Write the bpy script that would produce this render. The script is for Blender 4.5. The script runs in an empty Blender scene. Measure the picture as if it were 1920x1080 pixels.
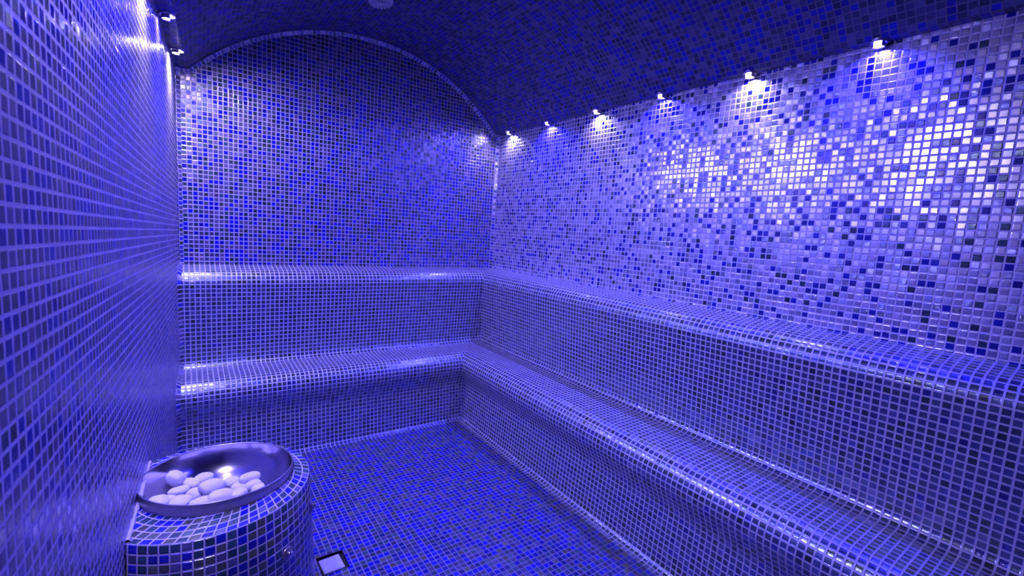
import bpy, bmesh, math, random
from mathutils import Vector, Matrix, noise

S = bpy.context.scene
COL = S.collection
random.seed(7)
PI = math.pi

# ------------------------------------------------------------------ camera
CAM = Vector((-0.0077, -3.2352, 1.3889))
R_ = Vector((0.81640, -0.57376, 0.06559))
D_ = Vector((-0.01662, -0.13686, -0.99045))
F_ = Vector((0.57725, 0.80751, -0.12127))
cd = bpy.data.cameras.new('camera')
cd.sensor_fit = 'HORIZONTAL'; cd.sensor_width = 36.0
cd.lens = 859.75 / 1920 * 36.0
cd.clip_start = 0.02; cd.clip_end = 50
cd.dof.use_dof = True; cd.dof.focus_distance = 2.6; cd.dof.aperture_fstop = 6.0
cam = bpy.data.objects.new('camera', cd); COL.objects.link(cam)
m = Matrix((R_, -D_, -F_)).transposed().to_4x4(); m.translation = CAM
cam.matrix_world = m
S.camera = cam

# ------------------------------------------------------------------ world, exposure
w = bpy.data.worlds.new('world'); S.world = w; w.use_nodes = True
w.node_tree.nodes['Background'].inputs[0].default_value = (0.02, 0.02, 0.08, 1)
w.node_tree.nodes['Background'].inputs[1].default_value = 0.05
S.view_settings.view_transform = 'Standard'; S.view_settings.look = 'None'
S.view_settings.gamma = 1.0; S.view_settings.use_curve_mapping = False
S.view_settings.exposure = -0.30
S.cycles.sample_clamp_indirect = 4.0
S.cycles.max_bounces = 5; S.cycles.diffuse_bounces = 1; S.cycles.glossy_bounces = 3

# lamp colours and powers (watts of each small LED)
WHITE_C, WHITE_W = (0.70, 0.60, 1.0), 40.0
BLUE_C, BLUE_W = (0.018, 0.014, 1.0), 150.0

# ------------------------------------------------------------------ dimensions (metres)
W = 2.075                 # back wall width = 83 mosaic tiles of 25 mm
YF = -3.95                # front wall, behind the camera
P = 0.025                 # tile pitch
LG = .055                 # flat ledge between wall and vault that holds the lamps
ARC_CX, ARC_CZ, ARC_R = 1.04, 1.2948, 1.3052
def xl(y): return -0.045 + 0.052 * y          # slanting left wall
ZS = ARC_CZ + math.sqrt(ARC_R**2 - (W - LG - ARC_CX)**2)

# ------------------------------------------------------------------ helpers
def new_obj(name, me, mat=None, parent=None, loc=None):
    o = bpy.data.objects.new(name, me); COL.objects.link(o)
    if mat: me.materials.append(mat)
    if parent: o.parent = parent
    if loc: o.location = loc
    return o
def empty(name, loc=(0, 0, 0), rot=(0, 0, 0)):
    o = bpy.data.objects.new(name, None); COL.objects.link(o)
    o.location = loc; o.rotation_euler = rot; o.empty_display_size = .05
    return o
def tag(o, label=None, cat=None, group=None, kind=None):
    if label: o['label'] = label
    if cat: o['category'] = cat
    if group: o['group'] = group
    if kind: o['kind'] = kind
    return o
def mesh_uv(name, faces, smooth=True):
    """faces: list of [(co, uv), ...]; vertices at the same place are shared"""
    bm = bmesh.new(); uvl = bm.loops.layers.uv.new('UVMap'); vd = {}
    for f in faces:
        vs = []
        for co, uv in f:
            k = tuple(round(c, 5) for c in co)
            if k not in vd: vd[k] = bm.verts.new(co)
            vs.append(vd[k])
        if len(set(vs)) < 3: continue
        try: bf = bm.faces.new(vs)
        except ValueError: continue
        bf.smooth = smooth
        for lp, (co, uv) in zip(bf.loops, f): lp[uvl].uv = uv
    me = bpy.data.meshes.new(name); bm.to_mesh(me); bm.free()
    return me
def lathe(name, prof, seg=48, smooth=True):
    """prof: list of (r, z)"""
    fs = []
    for i in range(len(prof) - 1):
        (r0, z0), (r1, z1) = prof[i], prof[i + 1]
        for k in range(seg):
            a, b = 2*PI*k/seg, 2*PI*(k+1)/seg
            q = [(r0*math.cos(a), r0*math.sin(a), z0), (r0*math.cos(b), r0*math.sin(b), z0),
                 (r1*math.cos(b), r1*math.sin(b), z1), (r1*math.cos(a), r1*math.sin(a), z1)]
            if r0 < 1e-6: q = [q[0], q[2], q[3]]
            elif r1 < 1e-6: q = q[:3]
            fs.append([(c, (0, 0)) for c in q])
    return mesh_uv(name, fs, smooth)
def fillet(pts, rad, n=8):
    out = [Vector(pts[0])]
    for i in range(1, len(pts) - 1):
        p, a, b = Vector(pts[i]), Vector(pts[i-1]), Vector(pts[i+1])
        r = rad[i]
        u, v = (a - p).normalized(), (b - p).normalized()
        ang = u.angle(v)
        if r <= 0 or ang > PI - .02: out.append(p); continue
        t = r / math.tan(ang / 2)
        c = p + (u + v).normalized() * (r / math.sin(ang / 2))
        s, e = p + u*t - c, p + v*t - c
        tot = s.angle(e)
        for k in range(n + 1):
            f = k / n
            out.append(c + (s*math.sin((1-f)*tot) + e*math.sin(f*tot)) / math.sin(tot))
    out.append(Vector(pts[-1]))
    return out
def subdiv(pts, step):
    out = [pts[0]]
    for a, b in zip(pts, pts[1:]):
        n = max(1, int((b - a).length / step + .5))
        for k in range(1, n + 1): out.append(a.lerp(b, k / n))
    return out
def arclen(pts):
    s = [0.0]
    for a, b in zip(pts, pts[1:]): s.append(s[-1] + (b - a).length)
    return s

# ------------------------------------------------------------------ materials
class NT:
    def __init__(s, name):
        s.m = bpy.data.materials.new(name); s.m.use_nodes = True
        s.t = s.m.node_tree; s.t.nodes.clear()
    def n(s, kind, **kw):
        nd = s.t.nodes.new(kind)
        for k, v in kw.items(): setattr(nd, k, v)
        return nd
    def l(s, a, b): s.t.links.new(a, b)
    def val(s, sock, v):
        if hasattr(v, 'is_linked') or isinstance(v, bpy.types.NodeSocket): s.l(v, sock)
        else: sock.default_value = v
    def math(s, op, a, b=None, c=None, clamp=False):
        nd = s.n('ShaderNodeMath', operation=op, use_clamp=clamp)
        s.val(nd.inputs[0], a)
        if b is not None: s.val(nd.inputs[1], b)
        if c is not None: s.val(nd.inputs[2], c)
        return nd.outputs[0]
    def vmath(s, op, a, b=None):
        nd = s.n('ShaderNodeVectorMath', operation=op)
        s.val(nd.inputs[0], a)
        if b is not None: s.val(nd.inputs[1], b)
        return nd.outputs[0]
    def sstep(s, v, a, b):
        nd = s.n('ShaderNodeMapRange', interpolation_type='SMOOTHSTEP')
        s.val(nd.inputs[0], v); nd.inputs[1].default_value = a; nd.inputs[2].default_value = b
        return nd.outputs[0]
    def mix(s, f, a, b):
        nd = s.n('ShaderNodeMix', data_type='RGBA')
        s.val(nd.inputs[0], f); s.val(nd.inputs[6], a); s.val(nd.inputs[7], b)
        return nd.outputs[2]
    def fmix(s, f, a, b):
        nd = s.n('ShaderNodeMix', data_type='FLOAT')
        s.val(nd.inputs[0], f); s.val(nd.inputs[2], a); s.val(nd.inputs[3], b)
        return nd.outputs[0]

IOR_T = 2.1
def mosaic(name, palette, grout=(0.62, 0.58, 0.68), gw=0.075, pitch=P, tilt=0.04, seed=0.0, rot=0.0,
           pillow=0.0007, grough=0.55, off=(0, 0), ior=IOR_T):
    """glass mosaic. palette: list of (share, colour, metallic, glitter, roughness)"""
    N = NT(name)
    uv = N.n('ShaderNodeUVMap', uv_map='UVMap').outputs[0]
    mp = N.n('ShaderNodeMapping'); N.l(uv, mp.inputs[0])
    mp.inputs['Rotation'].default_value = (0, 0, rot)
    mp.inputs['Location'].default_value = (off[0], off[1], 0)
    mp.inputs['Scale'].default_value = (1/pitch, 1/pitch, 1)
    v = mp.outputs[0]
    cell = N.vmath('FLOOR', v); fr = N.vmath('FRACTION', v)
    cs = N.vmath('ADD', cell, (seed, seed*1.7, seed*.3 + .5))
    wn = N.n('ShaderNodeTexWhiteNoise', noise_dimensions='3D'); N.l(cs, wn.inputs[0])
    cs2 = N.vmath('ADD', cell, (seed + 37.3, seed*1.7 + 11.1, 4.5))
    wn2 = N.n('ShaderNodeTexWhiteNoise', noise_dimensions='3D'); N.l(cs2, wn2.inputs[0])
    sx = N.n('ShaderNodeSeparateXYZ'); N.l(fr, sx.inputs[0])
    fx, fy = sx.outputs[0], sx.outputs[1]
    dx = N.math('SUBTRACT', 0.5, N.math('ABSOLUTE', N.math('SUBTRACT', fx, 0.5)))
    dy = N.math('SUBTRACT', 0.5, N.math('ABSOLUTE', N.math('SUBTRACT', fy, 0.5)))
    # laid by hand: the joint width varies a little from tile to tile
    s2 = N.n('ShaderNodeSeparateColor'); N.l(wn2.outputs['Color'], s2.inputs[0])
    d = N.math('MINIMUM', dx, dy)
    d = N.math('SUBTRACT', d, N.math('MULTIPLY', s2.outputs[2], 0.02))
    mask = N.sstep(d, gw, gw + 0.03)
    hill = N.sstep(d, gw - 0.01, gw + 0.10)
    # palette ramps
    def ramp(cols):
        r = N.n('ShaderNodeValToRGB'); r.color_ramp.interpolation = 'CONSTANT'
        N.l(wn.outputs['Value'], r.inputs[0])
        tot = sum(p[0] for p in palette); pos = 0
        el = r.color_ramp.elements
        for i, (p, c) in enumerate(zip(palette, cols)):
            e = el[i] if i < 2 else el.new(pos)
            e.position = pos; e.color = (*c, 1); pos += p[0] / tot
        return r.outputs[0]
    if len(palette) == 1: palette = palette * 2
    rc = ramp([p[1] for p in palette])
    rm = ramp([(p[2], p[3], p[4]) for p in palette])
    sm = N.n('ShaderNodeSeparateColor'); N.l(rm, sm.inputs[0])
    metal, glit, rough = sm.outputs
    # colour variation per tile and inside the glass
    nz = N.n('ShaderNodeTexNoise'); N.l(v, nz.inputs['Vector']); nz.inputs['Scale'].default_value = 3.0
    nz.inputs['Detail'].default_value = 3.0
    br = N.math('ADD', N.math('MULTIPLY', s2.outputs[0], 0.7), 0.65)
    br = N.math('MULTIPLY', br, N.math('ADD', N.math('MULTIPLY', nz.outputs[0], 0.5), 0.75))
    bc = N.vmath('SCALE', rc); bc.node.inputs['Scale'].default_value = 1.0; N.l(br, bc.node.inputs['Scale'])
    gn = N.n('ShaderNodeTexNoise'); N.l(uv, gn.inputs['Vector']); gn.inputs['Scale'].default_value = 14.0
    gc = N.vmath('SCALE', grout); N.l(N.math('ADD', N.math('MULTIPLY', gn.outputs[0], 0.5), 0.75), gc.node.inputs['Scale'])
    col = N.mix(mask, gc, bc)
    # bump
    st = N.n('ShaderNodeSeparateColor'); N.l(wn2.outputs['Color'], st.inputs[0])
    s3 = N.n('ShaderNodeSeparateColor'); N.l(wn.outputs['Color'], s3.inputs[0])
    tx = N.math('MULTIPLY', N.math('SUBTRACT', s3.outputs[0], .5), N.math('SUBTRACT', fx, .5))
    ty = N.math('MULTIPLY', N.math('SUBTRACT', s3.outputs[1], .5), N.math('SUBTRACT', fy, .5))
    th = N.math('MULTIPLY', N.math('ADD', tx, ty), pitch * tilt * 2)
    gz = N.n('ShaderNodeTexNoise'); N.l(v, gz.inputs['Vector']); gz.inputs['Scale'].default_value = 7.0
    gz.inputs['Detail'].default_value = 1.0
    gh = N.math('MULTIPLY', N.math('MULTIPLY', gz.outputs[0], glit), 0.0012)
    wz = N.n('ShaderNodeTexNoise'); N.l(v, wz.inputs['Vector']); wz.inputs['Scale'].default_value = 1.6
    wh = N.math('MULTIPLY', wz.outputs[0], 0.00025)
    h = N.math('ADD', N.math('MULTIPLY', hill, pillow),
               N.math('MULTIPLY', mask, N.math('ADD', th, N.math('ADD', gh, wh))))
    bp = N.n('ShaderNodeBump'); bp.inputs['Strength'].default_value = 1.0; bp.inputs['Distance'].default_value = 1.0
    N.l(h, bp.inputs['Height'])
    b = N.n('ShaderNodeBsdfPrincipled')
    N.l(col, b.inputs['Base Color'])
    N.l(N.math('MULTIPLY', metal, mask), b.inputs['Metallic'])
    N.l(N.fmix(mask, grough, rough), b.inputs['Roughness'])
    b.inputs['IOR'].default_value = ior
    N.l(bp.outputs[0], b.inputs['Normal'])
    o = N.n('ShaderNodeOutputMaterial'); N.l(b.outputs[0], o.inputs[0])
    return N.m

def simple(name, col, rough=.5, metal=0.0, emit=None, es=0, bump=0, bscale=40, var=0.0, ior=1.45, aniso=0):
    N = NT(name)
    b = N.n('ShaderNodeBsdfPrincipled'); o = N.n('ShaderNodeOutputMaterial'); N.l(b.outputs[0], o.inputs[0])
    tc = N.n('ShaderNodeTexCoord').outputs['Object']
    nz = N.n('ShaderNodeTexNoise'); N.l(tc, nz.inputs['Vector']); nz.inputs['Scale'].default_value = bscale
    nz.inputs['Detail'].default_value = 4
    lo = tuple(c * (1 - var) for c in col) + (1,)
    N.l(N.mix(nz.outputs[0], lo, (*col, 1)), b.inputs['Base Color'])
    b.inputs['Roughness'].default_value = rough; b.inputs['Metallic'].default_value = metal
    b.inputs['IOR'].default_value = ior
    if bump:
        bp = N.n('ShaderNodeBump'); bp.inputs['Distance'].default_value = bump; N.l(nz.outputs[0], bp.inputs['Height'])
        N.l(bp.outputs[0], b.inputs['Normal'])
    if emit:
        b.inputs['Emission Color'].default_value = (*emit, 1); b.inputs['Emission Strength'].default_value = es
    return N.m

COBALT = (0.006, 0.008, 0.30)
NAVY = (0.010, 0.022, 0.16)
TEAL = (0.030, 0.075, 0.095)
GREEN = (0.030, 0.060, 0.050)
LILAC = (0.66, 0.60, 0.72)
SLATE = (0.30, 0.34, 0.44)
#            share colour metallic glitter rough
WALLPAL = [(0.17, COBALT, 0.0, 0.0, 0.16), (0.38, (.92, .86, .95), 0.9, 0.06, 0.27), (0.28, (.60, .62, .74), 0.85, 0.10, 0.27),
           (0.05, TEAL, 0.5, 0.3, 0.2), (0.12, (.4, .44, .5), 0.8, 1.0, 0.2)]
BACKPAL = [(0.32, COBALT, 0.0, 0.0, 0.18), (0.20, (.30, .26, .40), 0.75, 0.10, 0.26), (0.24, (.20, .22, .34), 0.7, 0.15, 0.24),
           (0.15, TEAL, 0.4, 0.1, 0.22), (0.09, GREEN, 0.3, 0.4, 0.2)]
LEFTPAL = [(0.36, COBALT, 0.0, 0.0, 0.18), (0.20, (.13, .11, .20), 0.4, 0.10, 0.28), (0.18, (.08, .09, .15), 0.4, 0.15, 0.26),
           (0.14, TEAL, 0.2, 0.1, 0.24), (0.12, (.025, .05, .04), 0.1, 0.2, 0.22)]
BENCHPAL = [(0.40, (.15, .20, .24), 0.7, 0.12, 0.23), (0.28, (0.15, 0.19, 0.34), 0.7, 0.12, 0.23), (0.14, (.08, .13, .10), 0.65, 0.25, 0.2),
            (0.12, (0.26, 0.29, 0.38), 0.8, 0.2, 0.24), (0.06, (.04, .05, .26), 0.5, 0.6, 0.18)]
FLOORPAL = [(0.34, COBALT, 0.0, 0.0, 0.22), (0.20, NAVY, 0.1, 0.1, 0.25), (0.26, (0.06, 0.065, 0.13), 0.25, 0.1, 0.3),
            (0.16, TEAL, 0.2, 0.1, 0.28), (0.04, (0.10, 0.12, 0.07), 0.2, 0.4, 0.2)]
CEILPAL = [(0.36, (0.09, 0.10, 0.20), 0.15, 0.1, 0.5), (0.34, (0.015, 0.02, 0.36), 0.0, 0.1, 0.5), (0.30, (0.04, 0.06, 0.10), 0.1, 0.1, 0.5)]
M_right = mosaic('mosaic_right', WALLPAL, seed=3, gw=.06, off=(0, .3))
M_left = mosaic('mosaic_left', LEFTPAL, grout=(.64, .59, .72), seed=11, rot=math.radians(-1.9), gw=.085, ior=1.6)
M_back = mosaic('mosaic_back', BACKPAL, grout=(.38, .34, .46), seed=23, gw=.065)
M_ceil = mosaic('mosaic_ceiling', CEILPAL, seed=31, grout=(0.16, 0.15, 0.22), gw=.05, ior=1.4)
M_floor = mosaic('mosaic_floor', FLOORPAL, seed=43, grout=(0.22, 0.20, 0.28), gw=.05, tilt=.06, ior=1.55)
M_bench = mosaic('mosaic_bench', BENCHPAL, seed=53, ior=2.6, tilt=.018, pillow=.0005, gw=.085, grout=(0.46, 0.43, 0.51))
M_ped = mosaic('mosaic_pedestal', [(0.4, COBALT, 0, 0.1, .14), (0.3, TEAL, .2, .1, .2), (.12, (.10, .12, .08), .2, .2, .2),
                (.18, (.12, .12, .24), .3, .5, .2)], seed=61, grout=(0.50, 0.45, 0.58), gw=.05, pillow=.0015)
M_strip = mosaic('mosaic_strip', BACKPAL, seed=71, gw=.07, off=(0, 0))
M_steel = simple('brushed_steel', (0.78, 0.74, 0.80), rough=.16, metal=1.0, bump=.0006, bscale=9)
M_steel_rim = simple('dull_steel', (0.42, 0.40, 0.44), rough=.38, metal=.9, bscale=60, var=.3)
M_chrome = simple('chrome', (0.85, 0.85, 0.88), rough=.16, metal=1.0)
M_stone = simple('white_pebble', (0.86, 0.82, 0.84), rough=.55, bump=.0015, bscale=30, var=.12)
M_plastic = simple('white_plastic', (0.80, 0.80, 0.84), rough=.4)
M_dark = simple('dark_recess', (0.01, 0.01, 0.015), rough=.8)
M_drainplate = simple('drain_plate', (0.62, 0.60, 0.66), rough=.5, bscale=400, var=.35)
M_silicone = simple('silicone', (0.62, 0.58, 0.66), rough=.35, bump=.003, bscale=50, var=.3)
LENS_R = .015
def lens_mat(name, col, watts):
    N = NT(name); e = N.n('ShaderNodeEmission'); o = N.n('ShaderNodeOutputMaterial'); N.l(e.outputs[0], o.inputs[0])
    e.inputs[0].default_value = (*col, 1); e.inputs[1].default_value = watts / (4*PI*PI*LENS_R**2)
    return N.m
# the left row burns brighter than the right row
M_lens_w = [lens_mat('lamp_lens_white', (.48, .40, 1.0), WHITE_W*.62), lens_mat('lamp_lens_white_left', WHITE_C, WHITE_W*1.75)]
M_lens_b = [lens_mat('lamp_lens_blue', BLUE_C, BLUE_W*.70), lens_mat('lamp_lens_blue_left', BLUE_C, BLUE_W*1.35)]

# ------------------------------------------------------------------ floor (with the hole of the drain)
HX0, HX1, HY0, HY1 = 0.405, 0.510, -1.510, -1.395
def quad(pts, uvs): return [(tuple(p), tuple(u)) for p, u in zip(pts, uvs)]
fs = []
def frect(x0, x1, y0, y1):
    q = [(x0, y0, 0), (x1, y0, 0), (x1, y1, 0), (x0, y1, 0)]
    fs.append(quad(q, [(p[0], p[1]) for p in q]))
frect(-.4, HX0, YF, 0); frect(HX1, W, YF, 0); frect(HX0, HX1, YF, HY0); frect(HX0, HX1, HY1, 0)
tag(new_obj('floor', mesh_uv('floor', fs, False), M_floor), kind='structure')

# ------------------------------------------------------------------ walls and vault
q = [(W, 0, 0), (W, YF, 0), (W, YF, ZS), (W, 0, ZS)]
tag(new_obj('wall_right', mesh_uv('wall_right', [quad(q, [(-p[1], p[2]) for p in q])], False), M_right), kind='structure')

def vault_pts(y, n=48):
    x0, x1 = xl(y) + LG, W - LG
    # the arc keeps its crown height and is stretched to reach the slanting left wall
    a1 = math.asin((x1 - ARC_CX) / ARC_R); a0 = -a1
    pts = [(W, y, ZS)]
    for k in range(n + 1):
        a = a1 + (a0 - a1) * k / n
        x = ARC_CX + ARC_R*math.sin(a)
        if x < ARC_CX: x = ARC_CX - (ARC_CX - x) * (ARC_CX - x0) / (ARC_CX - (ARC_CX - ARC_R*math.sin(a1)))
        pts.append((x, y, ARC_CZ + ARC_R*math.cos(a)))
    pts.append((xl(y), y, ZS))
    return pts
fs = []; NY = 24
rows = [vault_pts(YF * k / NY) for k in range(NY + 1)]
def al(r): return arclen([Vector(p) for p in r])
als = [al(r) for r in rows]
for k in range(NY):
    for i in range(len(rows[0]) - 1):
        a, b, c, d = rows[k][i], rows[k][i+1], rows[k+1][i+1], rows[k+1][i]
        fs.append(quad([a, b, c, d], [(-a[1], als[k][i]), (-b[1], als[k][i+1]), (-c[1], als[k+1][i+1]), (-d[1], als[k+1][i])]))
tag(new_obj('ceiling', mesh_uv('ceiling', fs, False), M_ceil), kind='structure')
ZL = rows[0][-1][2]
L0, L1 = Vector((xl(0), 0, 0)), Vector((xl(YF), YF, 0))
ln = (L1 - L0).length
q = [(L1.x, L1.y, 0), (L0.x, 0, 0), (L0.x, 0, ZL), (L1.x, L1.y, ZL)]
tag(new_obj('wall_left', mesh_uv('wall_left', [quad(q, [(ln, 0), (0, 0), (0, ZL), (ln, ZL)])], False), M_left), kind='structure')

def end_wall(name, y, mat, flip):
    arc = vault_pts(y)
    pts = [(xl(y), y, 0), (W, y, 0)] + arc[:]
    bm = bmesh.new(); uvl = bm.loops.layers.uv.new('UVMap')
    vs = [bm.verts.new(p) for p in pts]
    f = bm.faces.new(vs if not flip else vs[::-1])
    for lp in f.loops: lp[uvl].uv = (lp.vert.co.x, lp.vert.co.z)
    bmesh.ops.triangulate(bm, faces=[f])
    me = bpy.data.meshes.new(name); bm.to_mesh(me); bm.free()
    return tag(new_obj(name, me, mat), kind='structure')
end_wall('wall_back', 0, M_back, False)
end_wall('wall_front', YF, M_ceil, True)

# ------------------------------------------------------------------ bench profile
prof = fillet([(0, 1.082), (.188, 1.045), (.142, .499), (.532, .486), (.428, .27), (.452, .0), (.50, .0005)],
              [0, .085, .045, .095, .12, .03, 0], 14)
ps = arclen(prof)
YS = 0.91                                  # the back run is a little shallower
i_seat = min(range(len(prof)), key=lambda i: abs(prof[i].x - .175) + abs(prof[i].y - .512) )
i_rise = min(range(len(prof)), key=lambda i: abs(prof[i].y - .40) + (0 if prof[i].x > .44 else 9))
def bench_part(name, i0, i1, parent):
    fs = []
    STR = .02
    for i in range(i0, i1):
        (u0, z0), (u1, z1) = prof[i], prof[i+1]
        v0, v1 = -ps[i], -ps[i+1]
        # right run
        a, b = (W - u0, -u0*YS, z0), (W - u1, -u1*YS, z1)
        c, d = (W - u1, YF, z1), (W - u0, YF, z0)
        fs.append(quad([a, d, c, b], [(-a[1], v0), (-d[1], v0), (-c[1], v1), (-b[1], v1)]))
    me_r = fs
    fb = []
    for i in range(i0, i1):
        (u0, z0), (u1, z1) = prof[i], prof[i+1]
        v0, v1 = -ps[i], -ps[i+1]
        y0, y1 = -u0*YS, -u1*YS
        a, b = (xl(y0) + STR, y0, z0), (xl(y1) + STR, y1, z1)
        c, d = (W - u1, y1, z1), (W - u0, y0, z0)
        fb.append(quad([a, b, c, d], [(a[0] + 10, v0), (b[0] + 10, v1), (c[0] + 10, v1), (d[0] + 10, v0)]))
    bm = bmesh.new(); uvl = bm.loops.layers.uv.new('UVMap')
    for grp in (me_r, fb):                # separate vertices, so the mitre stays crisp
        vd = {}
        for f in grp:
            vs = []
            for co, uv in f:
                k = tuple(round(c, 5) for c in co)
                if k not in vd: vd[k] = bm.verts.new(co)
                vs.append(vd[k])
            bf = bm.faces.new(vs); bf.smooth = True
            for lp, (co, uv) in zip(bf.loops, f): lp[uvl].uv = uv
    me = bpy.data.meshes.new(name); bm.to_mesh(me); bm.free()
    return new_obj(name, me, M_bench, parent)
bench = empty('steam_room_bench', (W/2, -.2, 0))
bench_children = [bench_part('backrest', 0, i_seat, None), bench_part('seat', i_seat, i_rise, None),
                  bench_part('riser', i_rise, len(prof) - 1, None)]
# the narrow strip of tiles where the bench meets the left wall
nr = []
for i in range(len(prof)):
    a = prof[max(0, i-1)]; b = prof[min(len(prof)-1, i+1)]
    t = (b - a).normalized(); n = Vector((-t.y, t.x))     # points out of the bench
    if n.dot(Vector((1, 1))) < 0 and n.x < 0: n = -n
    nr.append(Vector((-(t.y), t.x)))
fs = []
sgn = 1 if nr[0].y > 0 else -1
for i in range(len(prof) - 1):
    q = []
    for j in (i, i+1):
        u, z = prof[j]; n = nr[j]*sgn; y = -u*YS
        inner = (xl(y) + .0205, y, z)
        uo, zo = u + n.x*.017, z + n.y*.017
        yo = -uo*YS
        q.append((inner, (xl(yo) + .001, yo, zo), -ps[j]))
    (a, b, v0), (c, d, v1) = q
    fs.append(quad([a, b, d, c], [(.002, v0), (.0235, v0), (.0235, v1), (.002, v1)]))
bench_children.append(new_obj('edge_strip', mesh_uv('edge_strip', fs), M_strip))
for c in bench_children:
    c.parent = bench; c.matrix_parent_inverse = Matrix.Translation(-Vector(bench.location))
tag(bench, 'L-shaped built-in mosaic tiled bench with backrest along back and right walls', 'bench')

# ------------------------------------------------------------------ mosaic strip round the back wall
path = []
T = .022
arc = vault_pts(0)
zl0 = 1.07
path.append(((xl(0), zl0), (1, 0)))
pl = [(xl(0), 1.07), (xl(0), ZL - .03)]
outer = [Vector((W, 1.07)), Vector((W, ZS))] + [Vector((p[0], p[2])) for p in arc[1:-1]] + [Vector((xl(0), ZL)), Vector((xl(0), 1.07))]
outer = subdiv(outer, .05)
def inset(pts, d):
    out = []
    for i, p in enumerate(pts):
        a = pts[max(0, i-1)]; b = pts[min(len(pts)-1, i+1)]
        t = (b - a).normalized(); n = Vector((-t.y, t.x))
        k = d
        out.append(p + n*k)
    return out
inn = inset(outer, T)
lip = inset(outer, .003)
os_ = arclen(outer)
fs = []
for i in range(len(outer) - 1):
    v0, v1 = os_[i], os_[i+1]
    A = (lip[i].x, -T, lip[i].y); B = (lip[i+1].x, -T, lip[i+1].y)
    C_ = (inn[i+1].x, -.003, inn[i+1].y); D__ = (inn[i].x, -.003, inn[i].y)
    fs.append(quad([A, B, C_, D__], [(.001, v0), (.001, v1), (.024, v1), (.024, v0)]))
tag(new_obj('trim_1', mesh_uv('trim_1', fs), M_strip), kind='structure')

# ------------------------------------------------------------------ LED spotlights at the springing of the vault
def lamp(k, side, y, white, label):
    x = W - .031 if side > 0 else xl(y) + .031
    e = empty('recessed_spotlight', (x, y, ZS - .002))
    new_obj('bezel', lathe('bezel', [(0, .002), (.0160, .0010), (.0265, -.0055), (.0275, -.0062), (.0285, -.0050), (.0285, .012)], 32), M_steel_rim, e)
    # shield added round the lens to cut its light sideways and wallward
    fh = []; c0 = 0 if side > 0 else PI
    HA = math.radians(276 if side > 0 else 245)
    for r in (.0175, .0185):
        for q in range(20):
            a, b = c0 + (q/20 - .5)*HA, c0 + ((q+1)/20 - .5)*HA
            fh.append([((r*math.cos(t), r*math.sin(t), z), (0, 0)) for t, z in ((a, -.001), (b, -.001), (b, -.019), (a, -.019))])
    for q in range(20):
        a, b = c0 + (q/20 - .5)*HA, c0 + ((q+1)/20 - .5)*HA
        fh.append([((r*math.cos(t), r*math.sin(t), -.019), (0, 0)) for t, r in ((a, .0175), (b, .0175), (b, .0185), (a, .0185))])
    new_obj('added_light_shield', mesh_uv('added_light_shield', fh), M_steel_rim, e)
    me = bpy.data.meshes.new('lens'); bm = bmesh.new()
    bmesh.ops.create_icosphere(bm, subdivisions=2, radius=LENS_R)
    for f in bm.faces: f.smooth = True
    bm.to_mesh(me); bm.free()
    new_obj('lens', me, (M_lens_w if white else M_lens_b)[side < 0], e, (0, 0, .0005))
    tag(e, label, 'spotlight', 'small spotlights along the ' + ('right' if side > 0 else 'left') + ' springing of the vault')
    return e
RY0, LY0, DY = -.193, -.36, .469
RL = ['white spotlight on the right wall top, nearest the back corner',
      'small blue spotlight on the right, second from the back corner',
      'white spotlight on the right, third from the back corner',
      'blue spotlight on the right, fourth from the back corner',
      'largest glaring white spotlight on the right, fifth from the back corner',
      'large blue-haloed spotlight on the right, sixth from the back corner',
      'white spotlight above the right wall, just outside the upper right of the photo',
      'blue spotlight above the right wall, farthest from the back corner']
for k in range(6): lamp(k, 1, RY0 - k*DY, k % 2 == 0, RL[k])
LL = ['white spotlight at the top of the left wall, beside the arch corner',
      'blue-tinged spotlight at the top of the left wall, upper of the two there',
      'white spotlight over the left wall, third from the back corner',
      'blue spotlight over the left wall, fourth from the back corner',
      'white spotlight over the left wall, fifth from the back corner',
      'blue spotlight over the left wall, sixth from the back corner',
      'white spotlight over the left wall, farthest from the back corner']
for k in range(5): lamp(k, -1, LY0 - k*DY, k % 2 == 0, LL[k])

# ------------------------------------------------------------------ ceiling vent
VX = .862
vz = ARC_CZ + math.sqrt(ARC_R**2 - (VX - ARC_CX)**2)
vent = empty('ceiling_vent', (VX, -.63, vz - .003))
vent.rotation_euler = (0, math.atan2((VX - ARC_CX), (vz - ARC_CZ)), 0)
new_obj('housing', lathe('housing', [(.050, -.030), (.060, -.028), (.066, -.020), (.068, .006)], 12, False), M_plastic, vent)
fs = []
for k in range(16):
    a = 2*PI*k/16
    wv = .0055 if k % 2 else .004
    d = Vector((math.cos(a), math.sin(a), 0)); s = Vector((-d.y, d.x, 0))
    p0, p1 = d*.006, d*.054
    w0, w1 = .0012, wv
    z0, z1 = -.034, -.029
    t = [p0 - s*w0, p1 - s*w1, p1 + s*w1, p0 + s*w0]
    lo_ = [(v.x, v.y, z0) for v in t]; hi_ = [(v.x, v.y, z1) for v in t]
    fs.append([(c, (0, 0)) for c in lo_[::-1]])
    for i in range(4):
        j = (i+1) % 4
        fs.append([(c, (0, 0)) for c in (lo_[i], lo_[j], hi_[j], hi_[i])])
new_obj('grille', mesh_uv('grille', fs, False), M_plastic, vent)
new_obj('hub', lathe('hub', [(0, -.036), (.008, -.035), (.009, -.030)], 16), M_plastic, vent)
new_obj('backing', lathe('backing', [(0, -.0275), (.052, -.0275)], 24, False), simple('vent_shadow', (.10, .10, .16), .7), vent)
tag(vent, 'round white plastic ceiling vent with radial slots, on the vault', 'vent')

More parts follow.
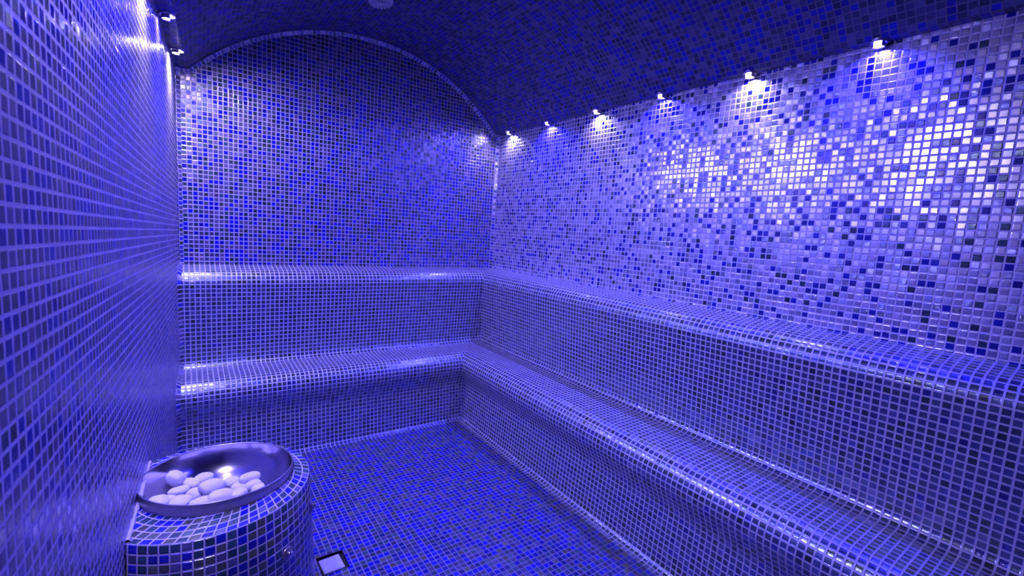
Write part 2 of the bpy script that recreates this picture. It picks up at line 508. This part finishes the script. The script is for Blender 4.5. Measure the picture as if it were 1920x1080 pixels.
# ------------------------------------------------------------------ floor drain
dr = empty('floor_drain', ((HX0+HX1)/2, (HY0+HY1)/2, 0))
hx, hy = (HX1-HX0)/2, (HY1-HY0)/2; dep = -.014
c4 = [(-hx, -hy), (hx, -hy), (hx, hy), (-hx, hy)]
fs = [[((x, y, dep), (0, 0)) for x, y in c4]]
for i in range(4):
    a, b = c4[i], c4[(i+1) % 4]
    fs.append([((a[0], a[1], 0), (0, 0)), ((b[0], b[1], 0), (0, 0)), ((b[0], b[1], dep), (0, 0)), ((a[0], a[1], dep), (0, 0))])
new_obj('frame', mesh_uv('frame', fs, False), M_dark, dr)
bm = bmesh.new(); bmesh.ops.create_cube(bm, size=1)
bmesh.ops.scale(bm, vec=(.080, .088, .012), verts=bm.verts)
bmesh.ops.bevel(bm, geom=bm.edges[:], offset=.002, segments=2, affect='EDGES')
me = bpy.data.meshes.new('cover'); bm.to_mesh(me); bm.free()
cv = new_obj('cover', me, M_drainplate, dr, (-.004, -.004, -.0055)); cv.rotation_euler = (0, 0, .05)
tag(dr, 'square light drain cover sunk in the floor beside the mosaic pedestal', 'drain')

# ------------------------------------------------------------------ pedestal of the stone bowl
BC = Vector((.0655, -1.645, .599)); BR = .200
PC = Vector((.038, -1.672)); PH = .575; RT, RB = .276, .306
ped = empty('mosaic_pedestal', (PC.x, PC.y, 0))
def wall_angle(r):   # angles where a circle of radius r meets the left wall
    hits = []
    prev = None
    for i in range(0, 3601):
        a = -PI + 2*PI*i/3600
        x, y = PC.x + r*math.cos(a), PC.y + r*math.sin(a)
        s = x > xl(y) + .001
        if prev is not None and s != prev: hits.append(a)
        prev = s
    return (hits[0], hits[1]) if len(hits) >= 2 else (-PI, PI)
fs = []
ZN = [(RT - .004, PH), (RT, PH - .004), (RT + (RB-RT)*.3, PH*.7), (RT + (RB-RT)*.6, PH*.4), (RB, 0)]
NA = 72
for i in range(len(ZN) - 1):
    (r0, z0), (r1, z1) = ZN[i], ZN[i+1]
    a0, b0 = wall_angle(r0); a1, b1 = wall_angle(r1)
    for k in range(NA):
        f, g = k/NA, (k+1)/NA
        def pt(r, a, z): return (r*math.cos(a), r*math.sin(a), z)
        A0, B0 = a0 + (b0-a0)*f, a0 + (b0-a0)*g
        A1, B1 = a1 + (b1-a1)*f, a1 + (b1-a1)*g
        fs.append(quad([pt(r0, A0, z0), pt(r1, A1, z1), pt(r1, B1, z1), pt(r0, B0, z0)],
                       [(A0*.2875, z0 - PH), (A1*.2875, z1 - PH), (B1*.2875, z1 - PH), (B0*.2875, z0 - PH)]))
new_obj('body', mesh_uv('pedestal_body', fs), M_ped, ped)
fs = []
rr = [0, .25, .5, .75, 1.0]
IC = Vector((BC.x - PC.x, BC.y - PC.y)); RI = BR + .004
for i in range(len(rr) - 1):
    for k in range(NA*2):
        a, b = 2*PI*k/(NA*2), 2*PI*(k+1)/(NA*2)
        def pt(t, f):
            o_ = Vector((math.cos(t), math.sin(t)))*(RT - .004); n_ = IC + Vector((math.cos(t), math.sin(t)))*RI
            p = o_.lerp(n_, f)
            X = max(p.x + PC.x, xl(p.y + PC.y) + .001) - PC.x
            return (X, p.y, PH)
        def uvp(t, p):
            return (t*.25 + 3, (RT - math.hypot(p[0], p[1])) + .0025)
        P4 = [pt(a, rr[i]), pt(b, rr[i]), pt(b, rr[i+1]), pt(a, rr[i+1])]
        fs.append([(p, uvp(t, p)) for p, t in zip(P4, (a, b, b, a))])
new_obj('rim', mesh_uv('pedestal_rim', fs), M_ped, ped)
# silicone bead along the wall
a0, b0 = wall_angle(RT - .004)
bm = bmesh.new()
def bead(pts, rad):
    rings = []
    for i, p in enumerate(pts):
        t = (pts[min(i+1, len(pts)-1)] - pts[max(i-1, 0)]).normalized()
        n = t.cross(Vector((0, 0, 1)));
        if n.length < .1: n = Vector((1, 0, 0))
        n.normalize(); b = t.cross(n)
        rv = rad * (1 + .8*noise.noise(p*60))
        rings.append([bm.verts.new(p + n*rv*math.cos(q_) + b*rv*math.sin(q_)) for q_ in [2*PI*j/8 for j in range(8)]])
    for r0, r1 in zip(rings, rings[1:]):
        for j in range(8):
            f = bm.faces.new((r0[j], r0[(j+1) % 8], r1[(j+1) % 8], r1[j])); f.smooth = True
ya = PC.y + (RT - .004)*math.sin(a0); yb_ = PC.y + (RT - .004)*math.sin(b0)
pts = []
for k in range(30):
    y = ya + (yb_ - ya)*k/29
    pts.append(Vector((xl(y) + .004 - PC.x, y - PC.y, PH + .002)))
bead(pts, .006)
me = bpy.data.meshes.new('sealant_bead'); bm.to_mesh(me); bm.free()
tag(new_obj('sealant_bead', me, M_silicone, ped), 'pale rough silicone bead along the wall')
# round steel nozzles in the side
def nozzle(ang, z):
    r = RT + (RB-RT)*(1 - z/PH)
    nz_ = lathe('steam_nozzle', [(0, .019), (.005, .018), (.009, .014), (.0105, .009), (.009, .004)], 24)
    o = new_obj('steam_nozzle', nz_, M_chrome, ped, (r*math.cos(ang), r*math.sin(ang), z))
    d = Vector((math.cos(ang), math.sin(ang), .06))
    o.rotation_mode = 'QUATERNION'; o.rotation_quaternion = d.to_track_quat('Z', 'Y')
    fl = new_obj('flange', lathe('flange', [(.008, .0045), (.017, .0040), (.0195, .002), (.0195, -.004)], 32), M_steel_rim, o)
nozzle(math.radians(-51.3), .423)
nozzle(math.radians(-18.5), .470)
tag(ped, 'drum-shaped mosaic pedestal with blue and green tiles against the left wall', 'pedestal')

# ------------------------------------------------------------------ bowl
bowl = empty('steel_bowl', BC); bowl.rotation_euler = (math.radians(-2.5), math.radians(1.0), 0)
BD = .132
inner = []
for k in range(15):
    t = k/14
    r = BR * math.sin(t*PI/2)**.82
    z = -BD * (math.cos(t*PI/2))**1.0
    inner.append((r, z))
new_obj('basin', lathe('basin', inner, 96), M_steel, bowl)
new_obj('rim', lathe('bowl_rim', [(BR - .0005, -.002), (BR + .0005, .0015), (BR + .003, .0015), (BR + .004, -.002), (BR + .002, -.040)], 96), M_steel_rim, bowl)
tag(bowl, 'round stainless steel bowl full of white pebbles, set in the pedestal top', 'bowl')

# ------------------------------------------------------------------ pebbles
def ray_hit(px, py, z):
    d = R_*((px - 960)/859.75) + D_*((py - 540)/859.75) + F_
    return CAM + d*((z - CAM.z)/d.z)
def pebble(i, loc, dims, rot, label=None):
    bm = bmesh.new(); bmesh.ops.create_icosphere(bm, subdivisions=4, radius=1)
    off = Vector((i*3.1, i*1.7, i*.9))
    for v in bm.verts:
        n = v.co.normalized()
        k = 1 + .16*noise.noise(n*1.1 + off) + .05*noise.noise(n*2.6 + off)
        # flatten facets a little: river-worn stones are blocky ovals
        p = Vector([math.copysign(abs(c)**.86, c) for c in n])
        v.co = Vector((p.x*dims[0], p.y*dims[1], p.z*dims[2]))*k*.60
    for f in bm.faces: f.smooth = True
    me = bpy.data.meshes.new('pebble'); bm.to_mesh(me); bm.free()
    o = new_obj('pebble', me, M_stone, None, loc); o.rotation_euler = rot
    tag(o, label, 'pebble', 'white pebbles in the steel bowl')
    return o
# px, py, height, length, width, thickness, yaw, tilt, label
PB = [
 (331, 897, .548, .050, .046, .034, .9, .9, 'large upright white pebble, leftmost of the back of the heap'),
 (357, 907, .527, .050, .032, .026, -.5, .3, 'wedge-shaped white pebble right of the upright one'),
 (335, 921, .528, .046, .030, .022, .35, .1, 'flat oval white pebble in front of the upright one'),
 (366, 927, .523, .040, .036, .028, -.6, .3, 'squarish white pebble at the middle of the heap'),
 (321, 938, .515, .034, .032, .026, .4, .2, 'small white pebble half hidden behind the two front-left ones'),
 (297, 943, .532, .046, .040, .030, .3, .4, 'leftmost pointed white pebble by the near rim of the bowl'),
 (339, 943, .540, .056, .042, .034, .9, .4, 'large rounded white pebble at the front, second from the left'),
 (382, 897, .524, .054, .034, .026, .8, .2, 'oval white pebble at the back, behind the largest one'),
 (398, 912, .541, .062, .044, .034, .35, .3, 'largest oval white pebble at the centre of the heap'),
 (378, 944, .535, .050, .036, .030, .2, .2, 'white pebble at the near rim, third from the left'),
 (415, 929, .541, .064, .038, .030, .45, .3, 'long white pebble lying in front of the largest one'),
 (434, 905, .526, .040, .034, .028, .2, .3, 'white pebble right behind the long one, with a square end'),
 (450, 915, .528, .044, .034, .026, -.2, .3, 'white pebble below the tilted one on the right'),
 (447, 927, .530, .044, .034, .028, .8, .2, 'small white pebble at the near rim, right of the long one'),
 (469, 895, .543, .064, .030, .026, .7, .5, 'long tilted white pebble at the right, topmost there'),
 (474, 909, .530, .046, .030, .024, .5, .1, 'flat white pebble under the long tilted one'),
 (484, 918, .528, .040, .030, .024, .9, .2, 'rightmost white pebble against the near rim of the bowl'),
]
for i, (px, py, z, a, b, c, yaw, ti, lb) in enumerate(PB):
    pebble(i, ray_hit(px, py, z), (a, b, c), (ti*.6, ti*.5, yaw), lb)
# pebbles underneath, seen only in the gaps
UN = [(-.075, -.02), (-.03, .035), (.005, -.025), (.055, -.01), (.095, -.03), (.02, .03), (-.045, -.045), (.065, -.065), (.10, .025), (-.005, -.075)]
for i, (dx, dy) in enumerate(UN):
    r = math.hypot(dx, dy)
    pebble(40+i, Vector((BC.x + dx, BC.y + dy, .600 - BD*math.sqrt(max(0, 1-(r/BR)**2.4)) + .016)), (.040, .034, .024), (.2*math.sin(i), .2*math.cos(i), i*1.3),
           'white pebble at the bottom of the heap, seen only between the upper ones')
